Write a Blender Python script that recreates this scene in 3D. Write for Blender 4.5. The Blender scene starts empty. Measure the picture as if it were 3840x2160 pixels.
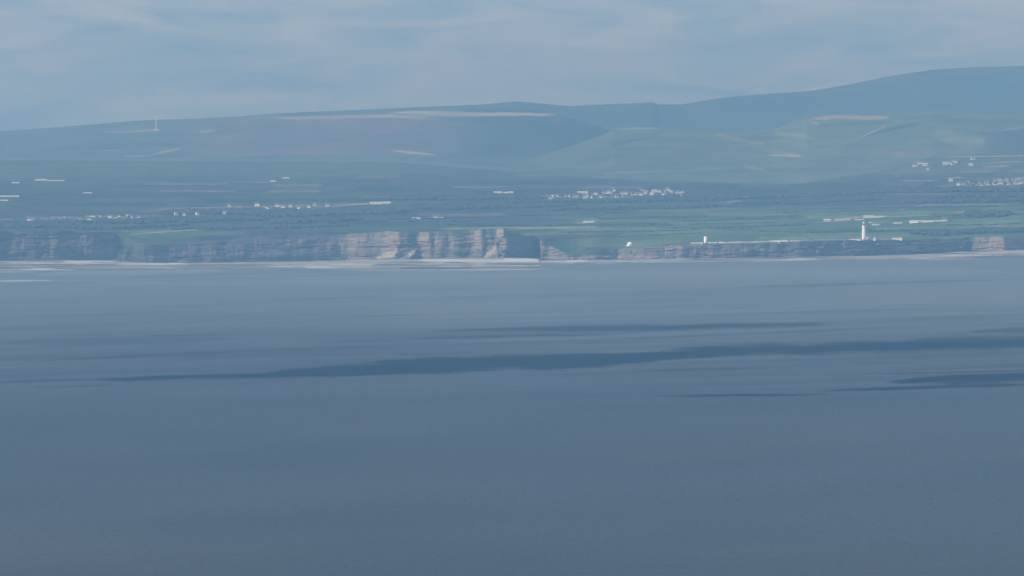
import bpy, bmesh, math, random
import numpy as np
from mathutils import Matrix, Vector

random.seed(7)
rng = np.random.default_rng(7)
sc = bpy.context.scene
COLL = sc.collection

# ------------------------------------------------------------------ camera, sky, sun, exposure
H = 180.0            # eye height above the sea, on the hills of the opposite shore
K = 1.0e-4           # radians per picture column (1024 columns)
V0 = 172.0           # row of the true horizon
ROLL = 0.0105
cam = bpy.data.cameras.new('camera')
cam.sensor_width = 36.0
cam.lens = 18.0 / (512 * K)
cam.shift_y = (V0 - 288.0) / 1024.0
cam.clip_start = 10.0
cam.clip_end = 120000.0
camo = bpy.data.objects.new('camera', cam)
COLL.objects.link(camo)
camo.matrix_world = Matrix.Translation((0, 0, H)) @ Matrix.Rotation(math.pi / 2, 4, 'X') @ Matrix.Rotation(-ROLL, 4, 'Z')
sc.camera = camo

SUN_AZ, SUN_EL = math.radians(180 + 52), math.radians(31)
world = bpy.data.worlds.new('World')
sc.world = world
world.use_nodes = True
wn, wl = world.node_tree.nodes, world.node_tree.links
for n in list(wn): wn.remove(n)
w_out = wn.new('ShaderNodeOutputWorld')
w_bg = wn.new('ShaderNodeBackground'); w_bg.inputs['Strength'].default_value = 0.117
w_sky = wn.new('ShaderNodeTexSky'); w_sky.sky_type = 'NISHITA'; w_sky.sun_disc = False
w_sky.sun_elevation = SUN_EL; w_sky.sun_rotation = SUN_AZ
w_sky.air_density = 1.0; w_sky.dust_density = 0.4; w_sky.ozone_density = 3.0
w_tc = wn.new('ShaderNodeTexCoord')
w_map = wn.new('ShaderNodeMapping'); w_map.inputs['Scale'].default_value = (72, 72, 330)
w_noise = wn.new('ShaderNodeTexNoise'); w_noise.inputs['Scale'].default_value = 1.0
w_noise.inputs['Detail'].default_value = 5; w_noise.inputs['Roughness'].default_value = 0.5
w_noise.inputs['Distortion'].default_value = 0.6
w_ramp = wn.new('ShaderNodeValToRGB')
w_ramp.color_ramp.elements[0].position = 0.34; w_ramp.color_ramp.elements[0].color = (0.0, 0.0, 0.0, 1)
w_ramp.color_ramp.elements[1].position = 0.62; w_ramp.color_ramp.elements[1].color = (1, 1, 1, 1)
w_mix = wn.new('ShaderNodeMix'); w_mix.data_type = 'RGBA'
w_mix.inputs[7].default_value = (4.0, 4.75, 5.35, 1)
wl.new(w_tc.outputs['Generated'], w_map.inputs['Vector'])
wl.new(w_map.outputs['Vector'], w_noise.inputs['Vector'])
wl.new(w_noise.outputs['Fac'], w_ramp.inputs['Fac'])
wl.new(w_ramp.outputs['Color'], w_mix.inputs[0])
w_veil = wn.new('ShaderNodeMix'); w_veil.data_type = 'RGBA'; w_veil.inputs[0].default_value = 0.75
w_veil.inputs[7].default_value = (1.15, 2.7, 5.0, 1)
wl.new(w_sky.outputs['Color'], w_veil.inputs[6])
wl.new(w_veil.outputs[2], w_mix.inputs[6])
wl.new(w_mix.outputs[2], w_bg.inputs['Color'])
wl.new(w_bg.outputs['Background'], w_out.inputs['Surface'])

sun = bpy.data.lights.new('sun', 'SUN')
sun.energy = 5.0; sun.angle = math.radians(0.5); sun.color = (1.0, 0.98, 0.95)
suno = bpy.data.objects.new('sun', sun); COLL.objects.link(suno)
sdir = Vector((math.sin(SUN_AZ) * math.cos(SUN_EL), math.cos(SUN_AZ) * math.cos(SUN_EL), math.sin(SUN_EL)))
suno.rotation_euler = sdir.to_track_quat('Z', 'Y').to_euler()
suno.location = (-3000, 15000, 3000)

sc.view_settings.view_transform = 'Standard'
sc.view_settings.look = 'None'
sc.view_settings.exposure = 0.2
sc.view_settings.gamma = 1.0
sc.view_settings.use_curve_mapping = False
sc.render.engine = 'CYCLES'
cy = sc.cycles
cy.use_denoising = True
cy.max_bounces = 4; cy.diffuse_bounces = 2; cy.glossy_bounces = 2; cy.volume_bounces = 0
cy.sample_clamp_indirect = 4

# ------------------------------------------------------------------ numeric helpers
def hash2(ix, iy, seed=0):
    ix = np.asarray(ix).astype(np.int64); iy = np.asarray(iy).astype(np.int64)
    h = (ix * 374761393 + iy * 668265263 + seed * 1442695041) & 0xffffffff
    h = ((h ^ (h >> 13)) * 1274126177) & 0xffffffff
    h = h ^ (h >> 16)
    return (h & 0xffffff) / float(0xffffff)

def vnoise(x, y, seed=0):
    x = np.asarray(x, float); y = np.asarray(y, float)
    x, y = np.broadcast_arrays(x, y)
    ix, iy = np.floor(x), np.floor(y)
    fx, fy = x - ix, y - iy
    fx = fx * fx * (3 - 2 * fx); fy = fy * fy * (3 - 2 * fy)
    a = hash2(ix, iy, seed); b = hash2(ix + 1, iy, seed)
    c = hash2(ix, iy + 1, seed); d = hash2(ix + 1, iy + 1, seed)
    return (a * (1 - fx) + b * fx) * (1 - fy) + (c * (1 - fx) + d * fx) * fy

def fbm(x, y, seed=0, octv=4, gain=0.5):
    s = 0.0; a = 1.0; t = 0.0
    for o in range(octv):
        s = s + a * vnoise(np.asarray(x) * 2 ** o, np.asarray(y) * 2 ** o, seed + o * 17); t += a; a *= gain
    return s / t

def sstep(a, b, x):
    t = np.clip((x - a) / (b - a), 0, 1)
    return t * t * (3 - 2 * t)

# photo coordinates (3840 wide) <-> view angles (u, v of an unrolled 1024-wide view)
def to_uv(nx, ny):
    u = np.asarray(nx, float) / 3.75; v = np.asarray(ny, float) / 3.75
    return u - (v - V0) * ROLL, v + (u - 512) * ROLL

def to_photo(u, v):
    return 3.75 * (u + (v - V0) * ROLL), 3.75 * (v - (u - 512) * ROLL)

def world_at(u, v, d):
    return (u - 512) * K * d, d, H - (v - V0) * K * d

class Curve:
    """a line traced along the land, kept as view angles"""
    def __init__(self, pts):
        p = np.array(pts, float)
        u, v = to_uv(p[:, 0], p[:, 1])
        o = np.argsort(u); self.u = u[o]; self.v = v[o]
        self.rough = 0.0
    def __call__(self, u):
        v = np.interp(u, self.u, self.v)
        if self.rough:
            u = np.asarray(u, float)
            v = v + self.rough * (fbm(u / 9.0, 0.5, 131, 4) - 0.5)
        return v

# ------------------------------------------------------------------ materials
def mat(name, color, rough=0.8, noise=0.0, nscale=0.05, metallic=0.0):
    m = bpy.data.materials.new(name); m.use_nodes = True
    nt = m.node_tree; b = nt.nodes['Principled BSDF']
    b.inputs['Roughness'].default_value = rough; b.inputs['Metallic'].default_value = metallic
    b.inputs['Specular IOR Level'].default_value = 0.25
    if noise > 0:
        tc = nt.nodes.new('ShaderNodeTexCoord'); nz = nt.nodes.new('ShaderNodeTexNoise')
        nz.inputs['Scale'].default_value = nscale; nz.inputs['Detail'].default_value = 4
        rp = nt.nodes.new('ShaderNodeValToRGB')
        rp.color_ramp.elements[0].position = 0.3; rp.color_ramp.elements[1].position = 0.7
        rp.color_ramp.elements[0].color = tuple(c * (1 - noise) for c in color) + (1,)
        rp.color_ramp.elements[1].color = tuple(min(1, c * (1 + noise)) for c in color) + (1,)
        nt.links.new(tc.outputs['Object'], nz.inputs['Vector'])
        nt.links.new(nz.outputs['Fac'], rp.inputs['Fac'])
        nt.links.new(rp.outputs['Color'], b.inputs['Base Color'])
    else:
        b.inputs['Base Color'].default_value = tuple(color) + (1,)
    return m

def land_mat(name, scale_xyz, amount, bump=0.0, bump_dist=1.0, rough=0.95):
    """land cover attribute (what grows or lies where, cloud shade and sun put in) with fine procedural variation"""
    m = bpy.data.materials.new(name); m.use_nodes = True
    nt = m.node_tree; b = nt.nodes['Principled BSDF']
    b.inputs['Roughness'].default_value = rough
    b.inputs['Specular IOR Level'].default_value = 0.0
    at = nt.nodes.new('ShaderNodeAttribute'); at.attribute_name = 'cover_and_light'
    geo = nt.nodes.new('ShaderNodeNewGeometry')
    mp = nt.nodes.new('ShaderNodeMapping'); mp.inputs['Scale'].default_value = scale_xyz
    nz = nt.nodes.new('ShaderNodeTexNoise'); nz.inputs['Scale'].default_value = 1.0
    nz.inputs['Detail'].default_value = 5; nz.inputs['Roughness'].default_value = 0.55
    mr = nt.nodes.new('ShaderNodeMapRange')
    mr.inputs['From Min'].default_value = 0.3; mr.inputs['From Max'].default_value = 0.7
    mr.inputs['To Min'].default_value = 1 - amount; mr.inputs['To Max'].default_value = 1 + amount
    mul = nt.nodes.new('ShaderNodeMix'); mul.data_type = 'RGBA'; mul.blend_type = 'MULTIPLY'
    mul.inputs[0].default_value = 1.0
    nt.links.new(geo.outputs['Position'], mp.inputs['Vector'])
    nt.links.new(mp.outputs['Vector'], nz.inputs['Vector'])
    nt.links.new(nz.outputs['Fac'], mr.inputs['Value'])
    nt.links.new(at.outputs['Color'], mul.inputs[6])
    nt.links.new(mr.outputs['Result'], mul.inputs[7])
    nt.links.new(mul.outputs[2], b.inputs['Base Color'])
    if bump > 0:
        bp = nt.nodes.new('ShaderNodeBump'); bp.inputs['Strength'].default_value = bump
        bp.inputs['Distance'].default_value = bump_dist
        nt.links.new(nz.outputs['Fac'], bp.inputs['Height'])
        nt.links.new(bp.outputs['Normal'], b.inputs['Normal'])
    return m

# ------------------------------------------------------------------ mesh helpers
def grid_object(name, X, Y, Z, col, material, smooth=True, kind='structure'):
    r, c = X.shape
    me = bpy.data.meshes.new(name)
    co = np.stack([X, Y, Z], -1).reshape(-1, 3).astype(np.float32)
    me.vertices.add(r * c); me.vertices.foreach_set('co', co.ravel())
    i = np.arange(r * c).reshape(r, c)
    q = np.stack([i[:-1, :-1], i[:-1, 1:], i[1:, 1:], i[1:, :-1]], -1).reshape(-1, 4)
    nq = len(q)
    me.loops.add(nq * 4); me.loops.foreach_set('vertex_index', q.ravel().astype(np.int32))
    me.polygons.add(nq)
    me.polygons.foreach_set('loop_start', np.arange(0, nq * 4, 4, dtype=np.int32))
    me.polygons.foreach_set('use_smooth', np.full(nq, smooth))
    me.update(calc_edges=True)
    if col is not None:
        ca = me.color_attributes.new('cover_and_light', 'FLOAT_COLOR', 'POINT')
        c4 = np.ones((r * c, 4), np.float32); c4[:, :3] = col.reshape(-1, 3)
        ca.data.foreach_set('color', c4.ravel())
    me.materials.append(material)
    o = bpy.data.objects.new(name, me); COLL.objects.link(o)
    if kind: o['kind'] = kind
    return o

def tri_object(name, V, F, material, smooth=False):
    me = bpy.data.meshes.new(name)
    V = np.asarray(V, np.float32); F = np.asarray(F, np.int32); k = F.shape[1]
    me.vertices.add(len(V)); me.vertices.foreach_set('co', V.ravel())
    me.loops.add(len(F) * k); me.loops.foreach_set('vertex_index', F.ravel())
    me.polygons.add(len(F)); me.polygons.foreach_set('loop_start', np.arange(0, len(F) * k, k, dtype=np.int32))
    me.polygons.foreach_set('use_smooth', np.full(len(F), smooth))
    me.update(calc_edges=True); me.materials.append(material)
    o = bpy.data.objects.new(name, me); COLL.objects.link(o)
    return o

def obj(name, bm, material, parent=None, smooth=False):
    me = bpy.data.meshes.new(name)
    bmesh.ops.recalc_face_normals(bm, faces=bm.faces[:])
    bm.to_mesh(me); bm.free()
    for p in me.polygons: p.use_smooth = smooth
    me.materials.append(material)
    o = bpy.data.objects.new(name, me); COLL.objects.link(o)
    if parent is not None: o.parent = parent
    return o

def thing(name, label, cat, loc, rotz=0.0, group=None, scale=(1, 1, 1)):
    o = bpy.data.objects.new(name, None); COLL.objects.link(o)
    o.location = loc; o.rotation_euler = (0, 0, rotz); o.scale = scale
    o['label'] = label; o['category'] = cat
    if group: o['group'] = group
    return o

def copy_thing(root, loc, rotz, scale, label, group=None):
    r = root.copy(); COLL.objects.link(r)
    r.location = loc; r.rotation_euler = (0, 0, rotz); r.scale = scale; r['label'] = label
    if group: r['group'] = group
    elif 'group' in r: del r['group']
    for ch in list(root.children):
        c = ch.copy(); COLL.objects.link(c); c.parent = r
        for g in list(ch.children):
            d = g.copy(); COLL.objects.link(d); d.parent = c
    return r

def bm_box(bm, x0, x1, y0, y1, z0, z1):
    v = [bm.verts.new(p) for p in ((x0, y0, z0), (x1, y0, z0), (x1, y1, z0), (x0, y1, z0),
                                   (x0, y0, z1), (x1, y0, z1), (x1, y1, z1), (x0, y1, z1))]
    for f in ((0, 3, 2, 1), (4, 5, 6, 7), (0, 1, 5, 4), (1, 2, 6, 5), (2, 3, 7, 6), (3, 0, 4, 7)):
        bm.faces.new([v[i] for i in f])
    return bm

def box(x0, x1, y0, y1, z0, z1):
    return bm_box(bmesh.new(), x0, x1, y0, y1, z0, z1)

def bm_lathe(bm, prof, n=24, cx=0.0, cy=0.0, cap=True):
    rings = []
    for r, z in prof:
        rings.append([bm.verts.new((cx + r * math.cos(2 * math.pi * k / n), cy + r * math.sin(2 * math.pi * k / n), z)) for k in range(n)])
    for a, b in zip(rings[:-1], rings[1:]):
        for k in range(n):
            bm.faces.new((a[k], a[(k + 1) % n], b[(k + 1) % n], b[k]))
    if cap:
        bm.faces.new(rings[0][::-1]); bm.faces.new(rings[-1])
    return bm

def lathe(prof, n=24): return bm_lathe(bmesh.new(), prof, n)

def bm_bar(bm, a, b, w):
    a, b = Vector(a), Vector(b); d = (b - a).normalized()
    s = d.cross(Vector((0, 0, 1)))
    if s.length < 1e-3: s = Vector((1, 0, 0))
    s.normalize(); t = d.cross(s)
    ra = [bm.verts.new(a + (s * i + t * j) * w / 2) for i, j in ((-1, -1), (1, -1), (1, 1), (-1, 1))]
    rb = [bm.verts.new(b + (s * i + t * j) * w / 2) for i, j in ((-1, -1), (1, -1), (1, 1), (-1, 1))]
    for k in range(4): bm.faces.new((ra[k], ra[(k + 1) % 4], rb[(k + 1) % 4], rb[k]))
    bm.faces.new(ra[::-1]); bm.faces.new(rb)

# ------------------------------------------------------------------ land cover colours, cloud shade and sun patches put into them
C = {
    'grass': (0.105, 0.165, 0.070), 'bright': (0.15, 0.23, 0.10), 'field': (0.078, 0.130, 0.060),
    'olive': (0.085, 0.092, 0.050), 'wood': (0.020, 0.030, 0.018), 'dim': (0.068, 0.082, 0.058),
    'hedge': (0.022, 0.033, 0.018), 'tan': (0.36, 0.29, 0.20), 'stubble': (0.50, 0.45, 0.35),
    'moor': (0.15, 0.12, 0.095), 'heather': (0.22, 0.15, 0.15), 'paleg': (0.30, 0.36, 0.22),
    'pale': (0.50, 0.49, 0.45), 'town': (0.17, 0.16, 0.15), 'rock': (0.175, 0.16, 0.145), 'pinkrock': (0.27, 0.22, 0.195),
    'shale': (0.115, 0.108, 0.105), 'scree': (0.33, 0.315, 0.265), 'sand': (0.36, 0.34, 0.305), 'wetsand': (0.20, 0.19, 0.17),
    'hillgrass': (0.102, 0.142, 0.098), 'hillwood': (0.052, 0.068, 0.050), 'hillfield': (0.115, 0.160, 0.090), 'slope': (0.085, 0.082, 0.078),
    'wetrock': (0.075, 0.075, 0.072), 'foam': (0.62, 0.64, 0.64), 'pool': (0.05, 0.065, 0.075),
}
C = {k: np.array(v) for k, v in C.items()}

def paint(col, nx, ny, strokes):
    """each stroke: x0, y0, x1, y1, half thickness, kind, alpha - a long patch of one ground cover, tapering at its ends"""
    for k, s in enumerate(strokes):
        x0, y0, x1, y1, w, kind, a = s[:7]
        wob = (vnoise(nx / 90.0, k * 3.7, 91) - 0.5) * w * 0.9 + (vnoise(nx / 22.0, k * 5.1, 92) - 0.5) * w * 0.35
        t = (nx - x0) / max(1e-6, (x1 - x0))
        yl = y0 + (y1 - y0) * t + wob
        e = np.clip(np.minimum(t, 1 - t) / 0.22, 0, 1)
        ww = w * (0.25 + 0.75 * np.sqrt(e)) + 1e-6
        f = (1 - sstep(0.55, 1.15, np.abs(ny - yl) / ww)) * sstep(0, 0.3, e) * ((t > 0) & (t < 1)) * a
        col += (C[kind] - col) * f[..., None]
    return col

# ------------------------------------------------------------------ coast plan
TOP = Curve([(-900, 862), (-500, 866), (0, 866), (300, 868), (420, 872), (480, 890), (520, 908), (560, 920), (620, 918), (690, 910),
             (850, 896), (1000, 886), (1150, 882), (1300, 878), (1456, 867), (1573, 870), (1684, 868), (1780, 863), (1857, 859), (1864, 857), (1889, 858),
             (1894, 866), (1931, 877), (1962, 883), (1998, 886), (2026, 895), (2031, 908), (2050, 916), (2095, 939), (2140, 962), (2168, 966), (2196, 953),
             (2222, 943), (2244, 940), (2280, 936), (2400, 925), (2500, 919), (2588, 917), (2640, 913), (2728, 914), (2802, 912),
             (2927, 908), (3040, 904), (3230, 901), (3383, 900), (3559, 895), (3670, 889), (3840, 884), (4300, 874), (4900, 866)])
TOP.rough = 1.5
BASE = Curve([(-900, 978), (0, 977), (240, 975), (420, 976), (545, 984), (700, 987), (960, 983), (1280, 977), (1400, 971), (1560, 972),
              (1680, 969), (1800, 966), (1885, 965), (2024, 970), (2032, 985), (2130, 984), (2206, 985), (2230, 980), (2290, 982),
              (2400, 975), (2560, 969), (2635, 972), (2746, 969), (2858, 965), (3040, 963), (3113, 963), (3400, 956), (3660, 941),
              (3840, 938), (4300, 930), (4900, 922)])
_sl = [(-1000, 0, .6), (0, 420, .75), (420, 545, .3), (545, 690, 1.0), (690, 1300, .95), (1300, 1340, -.3), (1340, 1440, -.12),
       (1440, 1497, -.8), (1497, 1572, .72), (1572, 1611, -1.0), (1611, 1626, 1.3), (1626, 1648, -.8), (1648, 1680, .45),
       (1680, 1692, -1.0), (1692, 1725, .3), (1725, 1762, .6), (1762, 1778, -.6), (1778, 1808, -1.3), (1808, 1822, 1.6),
       (1822, 1840, -.3), (1840, 1861, .9), (1861, 1891, -1.4), (1891, 2027, 1.7), (2027, 2030, -84), (2030, 2140, -.35),
       (2140, 2150, 2), (2150, 2198, .3), (2198, 2208, .3), (2208, 2226, .4), (2226, 2326, 1.0), (2326, 2400, -.55),
       (2400, 2480, .2), (2480, 2540, .1), (2540, 2558, -1.2), (2558, 2582, 1.1), (2582, 3000, .4), (3000, 3640, 1.05), (3640, 3660, 0),
       (3660, 3700, -.3), (3700, 3716, .5), (3716, 3768, -.4), (3768, 3900, .9), (3900, 5000, .3)]
_x = np.arange(-1000, 5000, 1.0)
_s = np.zeros_like(_x)
for a, b, s in _sl: _s[(_x >= a) & (_x < b)] = s
_k = np.exp(-0.5 * (np.arange(-24, 25) / 7.0) ** 2); _k /= _k.sum()
_jump = np.where(np.abs(_s) > 4, _s, 0)
_s = np.convolve(np.pad(_s - _jump, 24, mode='edge'), _k, mode='valid') + _jump
_s += (vnoise(_x / 52.0, 4.3, 9) - 0.5) * 1.1 * (_x < 1000)
_s += (vnoise(_x / 46.0, 0.3, 5) - 0.5) * 0.4 + (vnoise(_x / 15.0, 1.3, 6) - 0.5) * 0.35
_y = np.cumsum(_s) * 0.533
_y += 19900 - np.interp(600, _x, _y)
def coast_d(u):
    nx, _ = to_photo(u, np.full_like(np.asarray(u, float), 258.0))
    return np.interp(nx, _x, _y)
def setback(u):
    nx, _ = to_photo(u, np.full_like(np.asarray(u, float), 245.0))
    return np.interp(nx, [-900, 380, 440, 560, 700, 1200, 1340, 1900, 2020, 2036, 2060, 2140, 2146, 2196, 2206, 2400, 2560, 3000, 3600, 3700, 4900],
                     [14, 14, 40, 20, 60, 60, 16, 10, 10, 8, 26, 20, 8, 8, 10, 22, 14, 14, 12, 8, 12])

def land_edge(u):
    v = TOP(u); d = coast_d(u) + setback(u)
    return v, d

BACK = Curve([(-900, 600), (0, 600), (1500, 610), (2000, 650), (2400, 680), (3000, 690), (3300, 640), (3500, 585), (3840, 575), (4900, 570)])
def plain_d(u, v):
    vt, dt = land_edge(u)
    vr, vb = 243.0, BACK(u)
    dp = 20050 + 6950 * np.clip((vr - v) / (vr - vb), 0, 2) ** 1.2
    vs_ = (TOP(u - 9) + TOP(u - 5) + vt + TOP(u + 5) + TOP(u + 9)) / 5.0
    dd = dt + 26 * np.maximum(vs_ - v, 0.25 * (vt - v))
    k = 60.0
    m = np.maximum(dp, dd)
    return m + k * np.log(np.exp((dp - m) / k) + np.exp((dd - m) / k)) - k * math.log(2) * np.exp(-np.abs(vt - v) / 3) * np.exp(-((dp - dd) / 200) ** 2)

def on_plain(nx, ny):
    u, v = to_uv(nx, ny)
    u = np.asarray(u, float); v = np.asarray(v, float)
    vt, dt = land_edge(u)
    v = np.minimum(v, vt - 0.02)
    return world_at(u, v, plain_d(u, v))

# ------------------------------------------------------------------ the farmland plateau
U = np.arange(-240, 1264, 1.25)
n_r = 190
t = np.linspace(0, 1, n_r)[:, None]
vt, dt = land_edge(U); vb = BACK(U)
Vp = vt[None] + (vb - vt)[None] * t
Up = np.broadcast_to(U[None], Vp.shape)
Dp = plain_d(Up, Vp)
Dp[0] = dt
Dp = np.maximum.accumulate(Dp, axis=0)
NX, NY = to_photo(Up, Vp)
# field pattern: strips in perspective, each one field, tones varied for cloud shade and sun
wy = NY + 26 * (fbm(NX / 900.0, NY / 200.0, 3) - 0.5) + 0.006 * NX
rowh = 7.5
ri = np.floor(wy / rowh + 1.2 * (vnoise(NX / 700.0, wy / 60.0, 8) - 0.5))
cw = 140 + 260 * hash2(ri, 0, 11)
ci = np.floor((NX + 900 * hash2(ri, 1, 12) + 18 * vnoise(wy / 4.0, ri, 14)) / cw)
pick = hash2(ri, ci, 21)
green = np.clip(sstep(1700, 2500, NX) * sstep(750, 800, NY) + 0.55 * sstep(680, 640, NY) * sstep(2300, 1700, NX), 0, 1)
dark = sstep(690, 720, NY) * (1 - sstep(770, 800, NY) * sstep(1900, 2300, NX))
col = np.zeros(NX.shape + (3,))
base = (C['dim'] * (1 - green[..., None]) + C['field'] * green[..., None])
col[:] = base
def put(mask, c, a):
    global col
    m = (mask * a)[..., None]; col = col + (C[c] - col) * m
put(pick < 0.25 * (1 - green) + 0.05, 'wood', 0.45)
put((pick > 0.45) & (pick < 0.62), 'grass', 0.35 + 0.4 * green)
put((pick > 0.62) & (pick < 0.74), 'olive', 0.6)
put((pick > 0.74) & (pick < 0.74 + 0.10 * green), 'bright', 0.6)
put((pick > 0.93) & (pick < 0.955), 'tan', 0.35)
edge = np.abs((wy / rowh) % 1 - 0.5)
put(edge > 0.40, 'hedge', 0.35 * np.clip(1 - 0.5 * hash2(ri, ci, 33), 0, 1))
col *= (0.86 + 0.28 * fbm(NX / 260.0, NY / 14.0, 41))[..., None]
put(dark, 'wood', 0.12)  # broad cloud shade on the plain put into the colour
put(1 - sstep(610, 715, NY), 'hillgrass', 0.6)

HEDGES = [   # x0, y0, x1, y1 in the photo: dark hedge lines between fields
    (1750, 848, 2500, 838), (2100, 874, 2900, 858), (2520, 858, 3040, 843), (2380, 846, 2920, 836), (2750, 874, 3600, 862),
    (3300, 816, 3840, 804), (3020, 872, 3230, 870), (3250, 871, 3840, 858), (2560, 828, 3000, 815), (1300, 838, 1820, 828),
    (1900, 812, 2350, 800), (2250, 822, 2650, 812), (3380, 780, 3840, 770), (2900, 798, 3500, 786), (700, 858, 1180, 852),
    (3520, 846, 3840, 838), (1350, 826, 1900, 812), (2430, 886, 2640, 874), (2060, 893, 2400, 884), (3000, 786, 3400, 778),
    (420, 868, 940, 844), (2680, 772, 3100, 762)]
WOODS = [    # x0, y0, x1, y1, half thickness: belts of woodland
    (120, 838, 1000, 822, 9), (-300, 846, 500, 850, 7), (860, 806, 1560, 792, 10), (1330, 752, 2060, 744, 3), (600, 800, 1100, 790, 7),
    (2450, 752, 3200, 722, 9), (2900, 732, 3500, 708, 8), (3250, 722, 4100, 708, 8), (2750, 765, 3300, 748, 6), (3620, 806, 3790, 800, 11),
    (2050, 788, 2700, 776, 4), (1560, 784, 2150, 772, 5), (3500, 742, 4000, 730, 6), (650, 862, 1300, 848, 5), (1900, 760, 2500, 754, 4),
    (3420, 878, 3960, 862, 7), (1000, 838, 1360, 826, 5), (300, 862, 700, 845, 3), (3400, 760, 3900, 748, 5)]
st = [(x0, y0, x1, y1, w * 1.1, 'wood', 0.6) for x0, y0, x1, y1, w in WOODS]
st += [(x0, y0, x1, y1, 1.8, 'hedge', 0.6) for x0, y0, x1, y1 in HEDGES]
st += [  # sunlit patches between cloud shadows are painted into these tones
    (430, 868, 1000, 848, 5, 'bright', .55), (420, 885, 950, 872, 9, 'grass', .6), (480, 877, 840, 855, 2.0, 'paleg', .8), (420, 900, 760, 890, 6, 'field', .6),
    (1640, 857, 2250, 849, 2.2, 'paleg', .75), (1890, 861, 2250, 852, 2.4, 'paleg', .8), (1640, 862, 1870, 858, 3, 'bright', .55),
    (2000, 872, 2700, 860, 7, 'grass', .6), (2000, 835, 2600, 824, 2.5, 'bright', .5), (1950, 888, 2500, 876, 7, 'olive', .5),
    (2180, 835, 2240, 829, 3.5, 'pale', .55), (2150, 840, 2200, 834, 2, 'pale', .25),
    (2450, 838, 3040, 826, 3, 'bright', .7), (2560, 846, 2980, 838, 4, 'grass', .8), (2580, 864, 3000, 852, 3, 'bright', .6),
    (2500, 882, 3040, 868, 6, 'grass', .8), (2820, 893, 3420, 886, 7, 'bright', .6), (2400, 870, 2720, 864, 5, 'bright', .5), (2080, 862, 2500, 852, 5, 'bright', .6), (3000, 880, 3260, 875, 2.5, 'bright', .8),
    (2900, 818, 3500, 806, 4, 'bright', .55), (3040, 845, 3420, 842, 10, 'field', .7), (3260, 858, 3700, 850, 4, 'bright', .8), (3260, 880, 3600, 874, 4, 'grass', .8),
    (3300, 800, 3840, 785, 3, 'bright', .6), (3400, 771, 3840, 764, 2.5, 'paleg', .6), (3560, 826, 3840, 815, 4, 'bright', .55), (3500, 840, 3900, 830, 4, 'bright', .55),
    (2560, 800, 3200, 790, 4, 'grass', .6), (2800, 782, 3400, 772, 4, 'grass', .5), (3350, 790, 3900, 776, 4, 'grass', .6),
    (3100, 829, 3230, 815, 4, 'tan', .55), (3040, 834, 3180, 832, 2, 'tan', .5), (3230, 818, 3500, 806, 1.6, 'paleg', .6),
    (2000, 903, 2350, 893, 5, 'olive', .6), (2060, 930, 2230, 905, 12, 'grass', .5), (2070, 950, 2200, 930, 14, 'field', .6), (2200, 915, 2420, 905, 7, 'shale', .35),
    (2240, 930, 2360, 920, 5, 'olive', .7), (2300, 922, 2520, 912, 3, 'tan', .35),
    # the town and village grounds
    (500, 795, 1300, 772, 9, 'town', .45), (560, 782, 1280, 768, 2.2, 'tan', .45), (1240, 775, 1410, 763, 1.4, 'pale', .5), (1390, 763, 1470, 760, 4, 'pale', .55), (1250, 768, 1400, 763, 2, 'stubble', .5),
    (120, 826, 620, 808, 6, 'town', .5), (2040, 738, 2560, 722, 8, 'town', .35), (2180, 742, 2380, 738, 5, 'paleg', .3),
    (3500, 700, 3900, 684, 8, 'town', .55), (3330, 650, 3840, 610, 20, 'town', .25), (3500, 590, 3900, 583, 2.2, 'stubble', .6), (3700, 610, 3900, 604, 2.2, 'paleg', .6),
    (3370, 678, 3530, 676, 2.0, 'stubble', .45), (3540, 668, 3610, 666, 3.0, 'stubble', .5), (3680, 625, 3790, 622, 2.0, 'stubble', .5),
    (580, 716, 900, 716, 2.2, 'stubble', .35), (880, 684, 1020, 682, 2, 'stubble', .3), (1360, 738, 1480, 736, 2, 'paleg', .4), (120, 676, 250, 676, 1.8, 'stubble', .5),
    (0, 640, 700, 620, 16, 'grass', .35), (900, 620, 1400, 630, 16, 'grass', .35), (300, 660, 1200, 665, 10, 'field', .4),
    (2720, 758, 2780, 754, 1.8, 'stubble', .5), (2690, 760, 2870, 752, 3, 'town', .5), (2600, 788, 2760, 782, 1.6, 'tan', .4),
    (1600, 815, 1665, 812, 2, 'stubble', .4), (940, 850, 1060, 846, 2.2, 'pale', .45),
    (-300, 640, 500, 625, 5, 'dim', .5)]
col = paint(col, NX, NY, st)
X, Y, Z = world_at(Up, Vp, Dp)
und = 1.6 * (fbm(X / 260.0, Y / 420.0, 77) - 0.5) * np.clip((Dp - dt[None]) / 300.0, 0, 1)
M_land = land_mat('farmland', (0.02, 0.006, 0.02), 0.22, 0.25, 4.0)
grid_object('farmland', X, Y, Z + und, np.clip(col, 0.01, 0.8), M_land)

# ------------------------------------------------------------------ sea cliffs
Uc = np.arange(-220, 1244, 0.62)
n_r = 62
vt, dt = land_edge(Uc); vbz = BASE(Uc); db = coast_d(Uc)
zt = H - (vt - V0) * K * dt
zb = H - (vbz - V0) * K * db
zt = np.maximum(zt, zb + 0.6)
r = np.linspace(0, 1, n_r)[:, None]
Uc2 = np.broadcast_to(Uc[None], (n_r, len(Uc)))
Zc = zb[None] + (zt - zb)[None] * r
nxc, _ = to_photo(Uc2, np.full(Uc2.shape, 250.0))
dip = 0.06 * (nxc - 2560) * np.where((nxc > 2500) & (nxc < 3000), 1, 0.15)
strat = Zc + 1.2 * (fbm(nxc / 120.0, Zc / 12.0, 4) - 0.5) * 6 - dip * 0.5 + 3.0 * np.sin(nxc / 38.0) * ((nxc > 2420) & (nxc < 3050))
bed = np.floor(strat / 3.2)
ledge = (hash2(bed, 0, 51) - 0.5) * 3.4 + (vnoise(nxc / 40.0, bed, 52) - 0.5) * 3.6
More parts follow.
